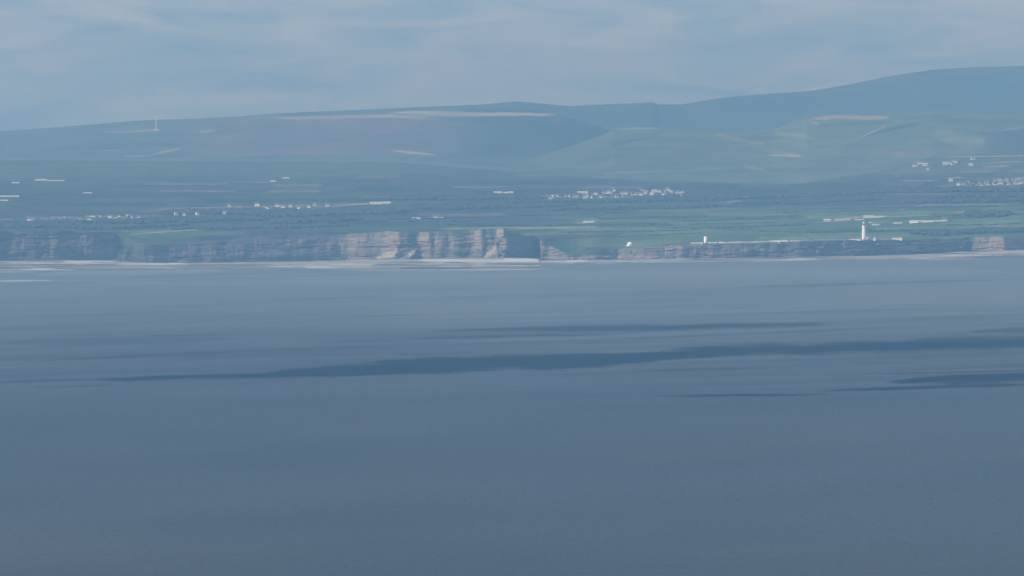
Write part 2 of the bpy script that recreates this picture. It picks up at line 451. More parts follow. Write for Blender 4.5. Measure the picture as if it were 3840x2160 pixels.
crack = (vnoise(nxc / 9.0, Zc / 14.0, 53) - 0.5) * 2.2 + (vnoise(nxc / 26.0, Zc / 24.0, 54) - 0.5) * 6.0
fade = (1 - r ** 10) * (1 - (1 - r) ** 14)
lean = (fbm(Uc2 / 22.0, Zc / 15.0, 151, 3) - 0.5) * 16 + (vnoise(Uc2 / 5.0, Zc / 6.0, 152) - 0.5) * 4
lean = np.clip(lean, -9, 9) * (1 - r ** 6) * (1 - (1 - r) ** 8)
near_jump = np.clip(np.minimum(np.abs(nxc - 2030), np.minimum(np.abs(nxc - 2145), np.abs(nxc - 2203))) / 20.0 - 0.6, 0, 1)
dcol = coast_d(Uc2 + lean * near_jump / 1.6)
dcol = dcol - (dcol - db[None]) * np.maximum(r ** 6, (1 - r) ** 8)
Dc = dcol + (dt - db)[None] * r ** 1.15 + (ledge + crack) * fade
# scree cones leaning against the foot of the cliff: centre, half width (photo px), height m
for cx, hw, hm, lean in ((1470, 70, 24, 30), (1535, 44, 22, 30), (1868, 58, 34, -8), (2330, 40, 8, 0), (470, 90, 18, 0), (700, 60, 10, 0), (2500, 30, 10, 0), (1700, 60, 6, 0), (3720, 60, 7, 0)):
    hz = zb[None] + hm * np.clip(1 - np.abs(nxc - cx - lean * (Zc - zb[None]) / hm) / hw, 0, 1) ** 1.2 * (0.85 + 0.3 * vnoise(nxc / 7.0, Zc / 3.0, 60))
    Dc = Dc - np.clip(hz - Zc, 0, None) * 1.35
Vc = V0 + (H - Zc) / (K * Dc)
NX, NY = to_photo(Uc2, Vc)
rel = (Zc - zb[None]) / (zt - zb)[None]
shale = hash2(bed, 3, 57)
col = C['rock'][None, None] * np.ones(NX.shape + (1,))
put((shale < 0.42), 'shale', 0.75)
put((shale > 0.80), 'pinkrock', 0.6)
patch = fbm(nxc / 70.0, Zc / 16.0, 58)
put(sstep(0.55, 0.75, patch), 'shale', 0.55)
put(sstep(0.5, 0.3, patch), 'pinkrock', 0.4)
veg = sstep(0.45, 0.62, fbm(nxc / 60.0, Zc / 8.0, 59)) 
put(sstep(0.86, 0.98, rel) * 0.8 * np.ones_like(NX), 'field', 0.6)
zone = sstep(640, 760, NX) * (1 - sstep(1240, 1340, NX))
put(zone * (0.55 + 0.45 * veg), 'slope', 0.85)
put(sstep(410, 440, NX) * (1 - sstep(530, 560, NX)), 'dim', 0.85)
zone = (1 - sstep(380, 430, NX))
put(zone * (0.6 + 0.3 * veg), 'slope', 0.8)
put(sstep(545, 560, NX) * (1 - sstep(650, 700, NX)), 'shale', 0.6)
put(sstep(2990, 3100, NX) * (1 - sstep(3640, 3665, NX)), 'shale', 0.65)  # cliff turned from the sun, its shade deepened in the rock colour
put(sstep(2400, 2520, NX) * (1 - sstep(2990, 3100, NX)), 'shale', 0.65)
put(sstep(3640, 3720, NX + 60 * (patch - 0.5)) * (1 - sstep(3750, 3790, NX + 80 * (patch - 0.5))), 'pinkrock', 0.8)  # sunlit right end, warm light put into the rock tone
put(sstep(1893, 1900, NX) * (1 - sstep(2020, 2030, NX)), 'shale', 0.5)  # shade of the bay face also painted into the rock
st = [(1410, 968, 1500, 945, 14, 'scree', .8), (1500, 968, 1560, 945, 12, 'scree', .7), (1810, 965, 1880, 920, 13, 'scree', .85),
      (1570, 905, 1610, 905, 34, 'pinkrock', .5), (1778, 900, 1806, 900, 40, 'pinkrock', .7), (1861, 875, 1890, 875, 22, 'pinkrock', .9), (1440, 890, 1497, 890, 30, 'pinkrock', .45),  # sun on the left-facing columns painted as pinker rock
      (1300, 890, 1440, 880, 9, 'rock', .6), (2034, 940, 2130, 965, 22, 'pinkrock', .45), (2326, 955, 2420, 950, 26, 'rock', .6), (2560, 920, 2640, 917, 5, 'pinkrock', .6),
      (2470, 932, 2560, 928, 7, 'pinkrock', .5), (2480, 945, 2500, 945, 20, 'scree', .6), (250, 930, 310, 930, 40, 'rock', .25), (100, 910, 240, 900, 16, 'rock', .2), (555, 960, 575, 960, 30, 'scree', .5),
      (2550, 958, 2750, 962, 5, 'rock', .5)]
col = paint(col, NX, NY, st)
col *= (0.8 + 0.4 * fbm(nxc / 13.0, Zc / 1.6, 61))[..., None]
sk = [a[:1].copy() for a in (Uc2, Dc, Zc)]
Uc3 = np.vstack([sk[0], Uc2]); Dc3 = np.vstack([sk[1] - 4, Dc]); Zc3 = np.vstack([sk[2] - 4, Zc]); col = np.vstack([col[:1], col])
M_cliff = land_mat('cliff_rock', (0.05, 0.05, 0.45), 0.30, 0.5, 1.2)
grid_object('sea_cliff', (Uc3 - 512) * K * Dc3, Dc3, Zc3, np.clip(col, 0.01, 0.8), M_cliff, smooth=False)

# ------------------------------------------------------------------ beach and rock platform
Ub = np.arange(-230, 1254, 1.0)
WATER = Curve([(-900, 1020), (0, 1018), (500, 1012), (1000, 1010), (1500, 1014), (2000, 1012), (2300, 1002), (2700, 996), (3200, 986), (3840, 972), (4900, 955)])
n_r = 44
vbz = BASE(Ub); db = coast_d(Ub)
db_s = db.copy()
dw = np.minimum(H / ((WATER(Ub) - V0) * K), db - 60)
s = np.linspace(0, 1, n_r)[:, None]
zb = np.maximum(H - (vbz - V0) * K * db, 0.5)
Db = (db + 25)[None] * (1 - s) + dw[None] * s
Ub2 = np.broadcast_to(Ub[None], Db.shape)
Xb = (Ub2 - 512) * K * Db
prof = (1 - s) ** 1.15
Zb = (zb + 0.35)[None] * prof - 0.8 * s
Zb = Zb + (np.floor(6 * fbm(Xb / 160.0, Db / 90.0, 71)) / 6 - 0.5) * 1.4 * sstep(0.15, 0.4, s) * (1 - sstep(0.75, 1.0, s))
Vb = V0 + (H - Zb) / (K * Db)
NX, NY = to_photo(Ub2, Vb)
col = C['wetsand'] * np.ones(NX.shape + (1,))
dry = (1 - sstep(0.12, 0.55, s)) * (1 - 0.6 * sstep(2300, 2600, NX) * (1 - sstep(3300, 3600, NX)))
put(np.broadcast_to(dry, NX.shape), 'sand', 0.55)
strk = fbm(NX / 420.0, NY / 3.2, 72)
put(sstep(0.52, 0.62, strk), 'wetrock', 0.8)
put(sstep(0.46, 0.36, strk), 'sand', 0.7)
put(sstep(0.58, 0.70, fbm(NX / 150.0, NY / 5.0, 78)), 'foam', 0.5)
B = lambda x: BASE(x)
st = [(-200, 983, 260, 979, 3, 'wetrock', .4), (230, 981, 440, 978, 6, 'foam', .55), (430, 992, 720, 990, 4, 'foam', .5), (640, 990, 760, 980, 2.5, 'foam', .5),
      (430, 1004, 640, 1000, 2, 'sand', .4), (1280, 979, 1900, 971, 5, 'sand', .9), (1560, 979, 2025, 977, 6.5, 'foam', .55), (1880, 975, 2024, 976, 7, 'foam', .75), (2120, 980, 2206, 976, 8, 'foam', .5),
      (1500, 1008, 2100, 1005, 4, 'wetsand', .8), (1490, 1007, 1780, 1003, 4.5, 'wetrock', .8), (250, 1013, 900, 1006, 2, 'wetrock', .8), (100, 993, 420, 990, 1.6, 'wetrock', .6),
      (2060, 1006, 2120, 1003, 3, 'foam', .7), (2080, 1007, 2620, 992, 2.6, 'wetrock', .85), (2400, 993, 2600, 990, 2.6, 'wetrock', .8), (2620, 990, 3500, 976, 2.4, 'wetrock', .8),
      (2210, 992, 2520, 985, 4, 'sand', .7), (2360, 976, 2600, 972, 3, 'sand', .8), (2640, 984, 3200, 971, 3, 'sand', .6), (3400, 968, 3900, 945, 5, 'sand', .5), (3660, 947, 3880, 942, 4, 'foam', .35),
      (3480, 969, 3860, 958, 2.4, 'wetrock', .7), (2030, 990, 2140, 984, 4, 'rock', .6), (2030, 987, 2080, 986, 3, 'wetrock', .5)]
col = paint(col, NX, NY, st)
M_beach = land_mat('beach_sand', (0.02, 0.01, 0.1), 0.18, 0.1, 0.5)
grid_object('beach', Xb, Db, Zb, np.clip(col, 0.01, 0.8), M_beach)

# ------------------------------------------------------------------ sea
Us = np.concatenate([np.linspace(-2400, -100, 40), np.arange(-80, 1105, 1.6), np.linspace(1130, 3400, 40)])
vs = np.concatenate([np.arange(258.0, 285, 0.4), np.arange(285, 620, 0.9), np.array([660, 720, 820, 960, 1200, 1600, 2400, 4000, 8000, 20000])])
Vs = np.broadcast_to(vs[:, None], (len(vs), len(Us))); Us2 = np.broadcast_to(Us[None], Vs.shape)
Ds = H / ((Vs - V0) * K)
Xs = (Us2 - 512) * K * np.maximum(Ds, 4300)
Xs = np.clip(Xs, -4300, 4300)
NX, NY = to_photo(Us2, Vs)
# surface kinds: R = silt in the water, G = share of mirror-like (calm) surface, B = broken water
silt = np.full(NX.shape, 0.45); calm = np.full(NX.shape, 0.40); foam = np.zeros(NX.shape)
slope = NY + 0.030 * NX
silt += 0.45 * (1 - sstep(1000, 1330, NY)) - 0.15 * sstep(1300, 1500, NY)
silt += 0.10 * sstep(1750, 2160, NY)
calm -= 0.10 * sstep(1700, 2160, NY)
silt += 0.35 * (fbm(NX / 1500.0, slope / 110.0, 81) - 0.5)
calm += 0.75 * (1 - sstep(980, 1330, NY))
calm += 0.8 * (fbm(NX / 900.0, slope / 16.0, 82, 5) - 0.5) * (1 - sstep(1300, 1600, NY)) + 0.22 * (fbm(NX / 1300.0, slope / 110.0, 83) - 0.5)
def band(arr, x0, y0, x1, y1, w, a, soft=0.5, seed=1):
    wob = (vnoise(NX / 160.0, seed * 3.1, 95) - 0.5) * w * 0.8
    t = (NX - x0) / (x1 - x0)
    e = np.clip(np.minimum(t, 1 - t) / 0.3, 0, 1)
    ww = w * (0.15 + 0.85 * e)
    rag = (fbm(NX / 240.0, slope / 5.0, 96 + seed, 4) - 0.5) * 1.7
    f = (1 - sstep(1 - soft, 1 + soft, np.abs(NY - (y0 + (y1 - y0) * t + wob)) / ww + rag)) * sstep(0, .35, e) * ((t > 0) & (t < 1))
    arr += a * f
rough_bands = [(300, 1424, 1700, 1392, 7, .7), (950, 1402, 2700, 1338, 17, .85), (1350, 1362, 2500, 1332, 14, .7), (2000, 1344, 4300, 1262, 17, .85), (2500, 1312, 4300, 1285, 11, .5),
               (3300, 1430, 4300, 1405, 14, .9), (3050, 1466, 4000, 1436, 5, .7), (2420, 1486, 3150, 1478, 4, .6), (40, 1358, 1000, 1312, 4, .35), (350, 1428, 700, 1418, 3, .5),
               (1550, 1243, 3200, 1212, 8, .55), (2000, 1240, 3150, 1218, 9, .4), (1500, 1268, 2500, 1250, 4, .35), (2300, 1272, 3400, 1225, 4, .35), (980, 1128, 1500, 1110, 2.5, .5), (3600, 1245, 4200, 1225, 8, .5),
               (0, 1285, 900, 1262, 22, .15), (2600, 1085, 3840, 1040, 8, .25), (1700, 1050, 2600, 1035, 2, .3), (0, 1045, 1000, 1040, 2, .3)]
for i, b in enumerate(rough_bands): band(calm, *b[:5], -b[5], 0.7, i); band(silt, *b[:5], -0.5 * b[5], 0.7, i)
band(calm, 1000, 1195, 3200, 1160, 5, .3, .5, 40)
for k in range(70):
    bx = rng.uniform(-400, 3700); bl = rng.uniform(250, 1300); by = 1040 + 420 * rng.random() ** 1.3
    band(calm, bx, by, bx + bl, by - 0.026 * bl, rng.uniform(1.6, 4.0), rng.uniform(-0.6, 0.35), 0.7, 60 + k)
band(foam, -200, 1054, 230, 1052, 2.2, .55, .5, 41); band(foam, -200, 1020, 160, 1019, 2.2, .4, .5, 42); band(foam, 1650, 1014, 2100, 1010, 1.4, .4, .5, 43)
band(foam, 100, 1030, 900, 1010, 7, .12, .6, 44); band(foam, 1200, 1014, 2100, 1008, 4, .2, .6, 45); band(foam, 0, 1062, 4000, 1010, 18, .06, .9, 46)
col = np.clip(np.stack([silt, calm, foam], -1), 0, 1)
M_sea = bpy.data.materials.new('sea_water'); M_sea.use_nodes = True
nt = M_sea.node_tree; nn = nt.nodes
for n in list(nn): nn.remove(n)
out = nn.new('ShaderNodeOutputMaterial')
at = nn.new('ShaderNodeAttribute'); at.attribute_name = 'cover_and_light'
sep = nn.new('ShaderNodeSeparateColor')
geo = nn.new('ShaderNodeNewGeometry')
mp = nn.new('ShaderNodeMapping'); mp.inputs['Scale'].default_value = (0.20, 0.035, 1)
nz = nn.new('ShaderNodeTexNoise'); nz.inputs['Detail'].default_value = 4; nz.inputs['Roughness'].default_value = 0.6
nz.inputs['Scale'].default_value = 1.0
bp = nn.new('ShaderNodeBump'); bp.inputs['Strength'].default_value = 0.4; bp.inputs['Distance'].default_value = 0.6
body = nn.new('ShaderNodeMix'); body.data_type = 'RGBA'
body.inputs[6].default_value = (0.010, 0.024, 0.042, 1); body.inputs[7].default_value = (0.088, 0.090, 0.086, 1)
fo = nn.new('ShaderNodeMix'); fo.data_type = 'RGBA'; fo.inputs[7].default_value = (0.6, 0.62, 0.62, 1)
dif = nn.new('ShaderNodeBsdfDiffuse'); glo = nn.new('ShaderNodeBsdfGlossy')
glo.inputs['Roughness'].default_value = 0.28; glo.inputs['Color'].default_value = (0.92, 0.97, 1, 1)
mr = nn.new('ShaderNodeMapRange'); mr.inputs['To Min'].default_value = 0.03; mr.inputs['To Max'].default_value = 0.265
mx = nn.new('ShaderNodeMixShader')
L = nt.links.new
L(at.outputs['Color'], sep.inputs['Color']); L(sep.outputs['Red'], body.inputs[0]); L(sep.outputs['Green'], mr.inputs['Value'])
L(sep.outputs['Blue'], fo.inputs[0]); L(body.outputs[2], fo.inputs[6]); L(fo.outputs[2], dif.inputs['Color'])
L(geo.outputs['Position'], mp.inputs['Vector']); L(mp.outputs['Vector'], nz.inputs['Vector']); L(nz.outputs['Fac'], bp.inputs['Height'])
L(bp.outputs['Normal'], dif.inputs['Normal']); L(bp.outputs['Normal'], glo.inputs['Normal'])
rip = nn.new('ShaderNodeMapRange'); rip.inputs['From Min'].default_value = 0.3; rip.inputs['From Max'].default_value = 0.7
rip.inputs['To Min'].default_value = 0.82; rip.inputs['To Max'].default_value = 1.1
rmul = nn.new('ShaderNodeMath'); rmul.operation = 'MULTIPLY'
L(nz.outputs['Fac'], rip.inputs['Value']); L(rip.outputs['Result'], rmul.inputs[0]); L(mr.outputs['Result'], rmul.inputs[1])
mp2 = nn.new('ShaderNodeMapping'); mp2.inputs['Scale'].default_value = (0.34, 0.055, 1)
nz2 = nn.new('ShaderNodeTexNoise'); nz2.inputs['Scale'].default_value = 1.0; nz2.inputs['Detail'].default_value = 3; nz2.inputs['Distortion'].default_value = 0.4
tr = nn.new('ShaderNodeMapRange'); tr.inputs['From Min'].default_value = 0.60; tr.inputs['From Max'].default_value = 0.72
tr.inputs['To Min'].default_value = 1.0; tr.inputs['To Max'].default_value = 0.35
rm2 = nn.new('ShaderNodeMath'); rm2.operation = 'MULTIPLY'
L(geo.outputs['Position'], mp2.inputs['Vector']); L(mp2.outputs['Vector'], nz2.inputs['Vector']); L(nz2.outputs['Fac'], tr.inputs['Value'])
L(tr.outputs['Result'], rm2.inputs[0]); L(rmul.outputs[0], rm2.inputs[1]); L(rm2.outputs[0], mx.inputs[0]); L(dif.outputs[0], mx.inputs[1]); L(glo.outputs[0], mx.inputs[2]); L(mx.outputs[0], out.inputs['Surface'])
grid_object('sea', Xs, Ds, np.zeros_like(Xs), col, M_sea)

# ------------------------------------------------------------------ hills
def hill_sheet(name, crest, base_v, d0, d1, x0, x1, rows, base, strokes, seed, nz_amt=0.25, step=1.6):
    Uh = np.arange(to_uv(x0, 500)[0], to_uv(x1, 500)[0], step)
    vc = crest(Uh); vb_ = np.maximum(base_v(Uh), vc + 1.5)
    t = np.linspace(0, 1, rows)[:, None]
    V = vb_[None] + (vc - vb_)[None] * t
    D = d0 + (d1 - d0) * np.broadcast_to(t, V.shape) ** 1.2
    Dn = D * (1 + 0.004 * (fbm(Uh[None] / 60.0, V / 12.0, seed) - 0.5) * (t * (1 - t) * 4))
    V2 = np.vstack([V, vc[None] + 3, vc[None] + 14]); D2 = np.vstack([Dn, np.full((1, len(Uh)), d1 + 350), np.full((1, len(Uh)), d1 + 1100)])
    U2 = np.broadcast_to(Uh[None], V2.shape)
    NX, NY = to_photo(U2, V2)
    col = base(NX, NY)
    col = paint(col, NX, NY, strokes)
    col *= (1 - nz_amt / 2 + nz_amt * fbm(NX / 220.0, NY / 22.0, seed + 3))[..., None]
    col *= (0.78 + 0.44 * fbm(NX / 62.0 + NY / 30.0, NY / 8.0, seed + 5, 5))[..., None]
    X, Y, Z = world_at(U2, V2, D2)
    Z = np.maximum(Z, 2.0)
    grid_object(name, X, Y, Z, np.clip(col, 0.01, 0.8), M_hill)
M_hill = land_mat('hill_cover', (0.006, 0.003, 0.01), 0.18, 0.3, 8.0)

FAR = Curve([(-900, 560), (500, 490), (800, 446), (1000, 427), (1200, 418), (1500, 405), (1800, 392), (1880, 385), (1945, 380), (2020, 388), (2140, 398), (2300, 390),
             (2450, 384), (2470, 392), (2560, 391), (2640, 378), (2680, 370), (2830, 355), (3050, 340), (3200, 313), (3350, 283), (3500, 261), (3650, 252), (3840, 247), (4300, 240), (4900, 250)])
MOOR = Curve([(-900, 505), (0, 492), (150, 482), (300, 470), (440, 458), (586, 449), (700, 446), (880, 438), (1000, 430), (1300, 419), (1500, 413), (1700, 409), (1880, 408), (2000, 412), (2100, 432), (2250, 475),
              (2400, 530), (2700, 590), (3200, 630), (4900, 640)])
PAST = Curve([(1700, 690), (1950, 610), (2150, 545), (2250, 510), (2302, 484), (2393, 477), (2527, 482), (2679, 489), (2800, 492), (2900, 484), (2970, 460), (3026, 436), (3150, 430), (3330, 426), (3500, 419), (3840, 418), (4300, 422), (4900, 440)])
def base_far(NX, NY):
    c = C['hillwood'] * 0.8 + C['hillgrass'] * 0.2
    return c * np.ones(NX.shape + (1,))
hill_sheet('far_hill', FAR, lambda u: FAR(u) + 75, 37500, 39500, 500, 4600, 70, base_far,
           [(2900, 345, 3700, 262, 6, 'moor', .5), (3500, 263, 3900, 258, 3, 'moor', .6), (1900, 384, 2100, 390, 3, 'hillwood', .5), (2600, 400, 3400, 350, 12, 'hillwood', .5)], 101)
def base_moor(NX, NY):
    c = C['hillgrass'] * np.ones(NX.shape + (1,))
    up = (1 - sstep(560, 610, NY)) * sstep(600, 900, NX) * (1 - sstep(1550, 1850, NX)) * sstep(428, 440, NY)
    c = c + (C['moor'] - c) * (up * 0.75)[..., None]  # pinkish sunlit part of the hill put into the moor tone
    gr = sstep(570, 620, NY)
    c = c + (C['hillfield'] - c) * (gr * 0.7)[..., None]
    bl = sstep(1650, 1850, NX) * (1 - sstep(560, 620, NY))
    c = c + (C['hillwood'] - c) * (bl * 0.7)[..., None]  # cloud-shaded part of the hill darkened in the cover colour
    return c
hill_sheet('moorland_hill', MOOR, lambda u: BACK(u) + 5, 30000, 33800, -900, 3300, 130, base_moor, [
    (1000, 440, 2130, 428, 7, 'tan', .75), (1450, 422, 2090, 430, 7, 'stubble', .55), (1050, 448, 1500, 432, 5, 'tan', .5), (1350, 430, 1680, 452, 5, 'tan', .45),
    (1100, 480, 1600, 470, 30, 'heather', .4), (1180, 545, 1420, 535, 12, 'heather', .5), (900, 580, 1400, 560, 10, 'heather', .4),  # pink sunlit patches painted on the slope
    (380, 497, 600, 488, 4, 'tan', .6), (560, 492, 680, 480, 3, 'tan', .3), (540, 588, 690, 552, 5, 'tan', .55), (460, 586, 580, 584, 4, 'paleg', .45),
    (760, 530, 920, 505, 9, 'moor', .6), (750, 496, 810, 486, 6, 'tan', .5), (700, 530, 960, 510, 14, 'heather', .45),
    (540, 587, 690, 580, 5, 'hillwood', .5), (180, 594, 720, 588, 2.4, 'hillwood', .6), (860, 590, 1500, 586, 3, 'hillwood', .4), (0, 604, 100, 598, 4, 'paleg', .4), (380, 565, 440, 563, 2, 'tan', .5),
    (1470, 564, 1640, 584, 4, 'stubble', .5), (1480, 566, 1560, 570, 2, 'stubble', .3), (200, 560, 700, 540, 12, 'hillwood', .5), (1900, 470, 2300, 520, 30, 'hillwood', .4),
    (1700, 610, 2100, 625, 6, 'hillwood', .5), (1350, 600, 1800, 640, 14, 'hillfield', .5), (650, 610, 1300, 600, 6, 'hillfield', .5), (0, 620, 800, 612, 7, 'hillfield', .4)], 111)
def base_past(NX, NY):
    c = C['hillfield'] * np.ones(NX.shape + (1,))
    n = fbm(NX / 300.0, NY / 30.0, 120)
    c = c + (C['hillgrass'] - c) * (sstep(0.5, 0.7, n) * 0.6)[..., None]
    lf = 1 - sstep(1950, 2550, NX)
    c = c + (C['hillgrass'] * 0.8 - c) * (lf * 0.9)[..., None]
    lowr = sstep(590, 640, NY)
    c = c + (C['hillgrass'] - c) * (lowr * 0.7)[..., None]
    rt = sstep(3600, 3780, NX) * sstep(440, 520, NY)
    c = c + (C['hillwood'] - c) * (rt * 0.6)[..., None]
    return c
hill_sheet('pasture_hill', PAST, lambda u: BACK(u) + 5, 27400, 29700, 1720, 4900, 120, base_past, [
    (2290, 484, 2500, 478, 4, 'paleg', .6), (2150, 560, 2560, 490, 14, 'hillfield', .4), (2290, 545, 2460, 510, 3.5, 'hillwood', .75), (2300, 560, 2520, 553, 4, 'hillwood', .6),
    (2500, 500, 2900, 500, 14, 'hillfield', .45), (2680, 505, 2800, 525, 4, 'tan', .55), (2700, 520, 2870, 538, 4, 'tan', .45), (2780, 512, 2900, 530, 4, 'moor', .6), (2850, 560, 3000, 580, 7, 'tan', .35),
    (2520, 580, 2780, 565, 8, 'moor', .45), (2600, 590, 2760, 600, 10, 'hillfield', .5), (2560, 572, 2640, 585, 3, 'hillwood', .6), (2000, 600, 2400, 590, 16, 'hillfield', .35), (2880, 582, 3010, 583, 4.5, 'stubble', .6), (2780, 623, 2880, 640, 4.5, 'tan', .45), (2250, 650, 2720, 632, 4, 'paleg', .35),
    (2800, 590, 3000, 572, 3, 'paleg', .3), (3030, 440, 3340, 440, 9, 'tan', .65), (3030, 450, 3080, 470, 6, 'tan', .4), (3060, 470, 3320, 458, 8, 'hillwood', .4),
    (3230, 516, 3450, 462, 5, 'hillwood', .75), (3290, 492, 3440, 462, 7, 'hillwood', .6), (3220, 518, 3330, 468, 3, 'stubble', .4), (3350, 440, 3840, 430, 10, 'hillfield', .5), (3500, 500, 3700, 530, 30, 'paleg', .25),
    (3100, 580, 3700, 570, 12, 'heather', .3), (3740, 490, 3900, 470, 4, 'tan', .4), (2400, 615, 2900, 610, 6, 'hillwood', .35), (2900, 500, 3060, 520, 10, 'paleg', .3), (2500, 640, 3300, 636, 6, 'hillwood', .35)], 121)
def on_moor(nx, ny):
    u, v = to_uv(nx, ny); u = np.array([float(u)]); vc = MOOR(u)[0]; vb_ = BACK(u)[0] + 5
    t = min(max((float(v) - vb_) / (vc - vb_), 0), 1)
    d = 30000 + 3800 * t ** 1.2
    return world_at(float(u[0]), float(v), d)
def on_past(nx, ny):
    u, v = to_uv(nx, ny); u = np.array([float(u)]); vc = PAST(u)[0]; vb_ = BACK(u)[0] + 5
    t = min(max((float(v) - vb_) / (vc - vb_), 0), 1)
    d = 27400 + 2300 * t ** 1.2
    return world_at(float(u[0]), float(v), d)

# ------------------------------------------------------------------ haze: closed box of even thin air
bm = box(-4600, 4600, -400, 41500, -1.0, 625.0)
M_haze = bpy.data.materials.new('haze_air'); M_haze.use_nodes = True
nt = M_haze.node_tree
for n in list(nt.nodes): nt.nodes.remove(n)
out = nt.nodes.new('ShaderNodeOutputMaterial'); pv = nt.nodes.new('ShaderNodeVolumePrincipled')
pv.inputs['Color'].default_value = (0.315, 0.635, 1.0, 1)
pv.inputs['Absorption Color'].default_value = (0.48, 0.48, 0.48, 1)
pv.inputs['Density'].default_value = 5.6e-5
pv.inputs['Anisotropy'].default_value = 0.52
nt.links.new(pv.outputs['Volume'], out.inputs['Volume'])
hz = obj('haze', bm, M_haze); hz['kind'] = 'stuff'

# ------------------------------------------------------------------ trees and hedges
bmi = bmesh.new(); bmesh.ops.create_icosphere(bmi, subdivisions=1, radius=1.0)
bmi.verts.ensure_lookup_table()
ICO_V = np.array([v.co[:] for v in bmi.verts]); ICO_F = np.array([[v.index for v in f.verts] for f in bmi.faces]); bmi.free()
ICO_V12 = ICO_V[:12] if len(ICO_V) > 12 else ICO_V
bmi = bmesh.new(); bmesh.ops.create_icosphere(bmi, subdivisions=1, radius=1.0); bmi.free()
def clump_cloud(pos, size, seed):
    g = np.random.default_rng(seed)
    n = len(pos); nv = len(ICO_V)
    jit = 0.7 + 0.6 * g.random((n, nv, 1))
    V = ICO_V[None] * jit * size[:, None, :] + pos[:, None, :]
    F = ICO_F[None] + (np.arange(n) * nv)[:, None, None]
    return V.reshape(-1, 3), F.reshape(-1, 3)
M_leaf = mat('leaves', (0.040, 0.056, 0.032), 0.9, 0.3, 0.15)
M_leaf2 = mat('hedge_leaves', (0.050, 0.070, 0.038), 0.9, 0.4, 0.15)
M_bark = mat('bark', (0.09, 0.07, 0.055), 0.9, 0.3, 0.5)
P = []; S = []
for (x0, y0, x1, y1, w) in WOODS:
    n = int(abs(x1 - x0) * w * 0.10)
    t = rng.random(n); e = np.sqrt(np.minimum(1, np.minimum(t, 1 - t) / 0.25))
    xx = x0 + (x1 - x0) * t; yy = y0 + (y1 - y0) * t + (rng.random(n) * 2 - 1) * w * e * 0.9 + (vnoise(xx / 90.0, y0, 7) - 0.5) * w
    px, py, pz = on_plain(xx, yy)
    h = 3 + 4 * rng.random(n)
    P.append(np.stack([px, py, pz + h * 0.45], -1)); S.append(np.stack([h * (0.9 + 0.8 * rng.random(n)), h * (0.9 + .8 * rng.random(n)), h * 0.6], -1))
V, F = clump_cloud(np.vstack(P), np.vstack(S), 3)
o = tri_object('woodland', V, F, M_leaf); o['kind'] = 'stuff'
P = []; S = []
for (x0, y0, x1, y1) in HEDGES:
    n = int(abs(x1 - x0) * 0.28)
    t = np.sort(rng.random(n))
    t = t[vnoise(t * 14, y0, 9) > 0.25]; n = len(t)
    xx = x0 + (x1 - x0) * t; yy = y0 + (y1 - y0) * t + (vnoise(xx / 120.0, y0, 7) - 0.5) * 5
    px, py, pz = on_plain(xx, yy)
    h = 1.2 + 1.6 * rng.random(n) ** 3
    P.append(np.stack([px, py, pz + h * 0.4], -1)); S.append(np.stack([h * (1.3 + rng.random(n)), h * (1 + rng.random(n)), h * 0.7], -1))
V, F = clump_cloud(np.vstack(P), np.vstack(S), 4)
o = tri_object('hedgerow', V, F, M_leaf2); o['kind'] = 'stuff'

def make_tree(loc, label, h=9.0, seed=1, group=None):
    g = np.random.default_rng(seed)
    t = thing('broadleaf_tree', label, 'tree', loc, 0, group)
    bm = bmesh.new(); bm_lathe(bm, [(0.38, -0.5), (0.28, h * 0.2), (0.2, h * 0.45), (0.08, h * 0.7)], 7)
    for k in range(5):
        a = k * 1.26 + 0.3
        bm_bar(bm, (0, 0, h * (0.25 + 0.06 * k)), (math.cos(a) * h * 0.28, math.sin(a) * h * 0.28, h * (0.48 + 0.06 * k)), 0.16)
    obj('trunk', bm, M_bark, t)
    n = 26
    d = g.normal(size=(n, 3)); d /= np.linalg.norm(d, axis=1)[:, None]
    pos = d * np.array([h * 0.34, h * 0.34, h * 0.27]) * (0.55 + 0.45 * g.random((n, 1))) + np.array([0, 0, h * 0.62])
    V, F = clump_cloud(pos, (h * (0.10 + 0.07 * g.random((n, 1)))) * np.ones((1, 3)), seed)
    c = tri_object('crown', V, F, M_leaf); c.parent = t
    return t

# ------------------------------------------------------------------ houses
M_white = mat('white_render', (0.80, 0.79, 0.76), 0.8, 0.05, 0.4)
M_pale = mat('pale_render', (0.54, 0.535, 0.515), 0.8, 0.12, 0.4)
M_cream = mat('cream_render', (0.70, 0.66, 0.59), 0.8, 0.06, 0.4)
M_stone = mat('grey_stone', (0.42, 0.40, 0.37), 0.9, 0.2, 0.8)
M_slate = mat('slate', (0.13, 0.13, 0.14), 0.7, 0.25, 1.5)
M_tile = mat('brown_tile', (0.17, 0.125, 0.105), 0.8, 0.25, 1.5)
M_shedwall = mat('weathered_boards', (0.58, 0.57, 0.54), 0.85, 0.12, 0.3)
M_sheet = mat('pale_sheet_roof', (0.48, 0.48, 0.47), 0.6, 0.08, 0.5)
M_glass = mat('window_glass', (0.03, 0.04, 0.05), 0.1)
M_door = mat('painted_door', (0.10, 0.12, 0.13), 0.5)
M_lhwhite = mat('lighthouse_paint', (0.86, 0.86, 0.85), 0.55, 0.03, 0.3)
M_metal = mat('grey_metal', (0.30, 0.31, 0.32), 0.45, 0.1, 1.0, 0.6)
M_black = mat('black_paint', (0.03, 0.03, 0.035), 0.4)
M_wallpaint = mat('limewashed_wall', (0.78, 0.78, 0.74), 0.85, 0.15, 0.06)

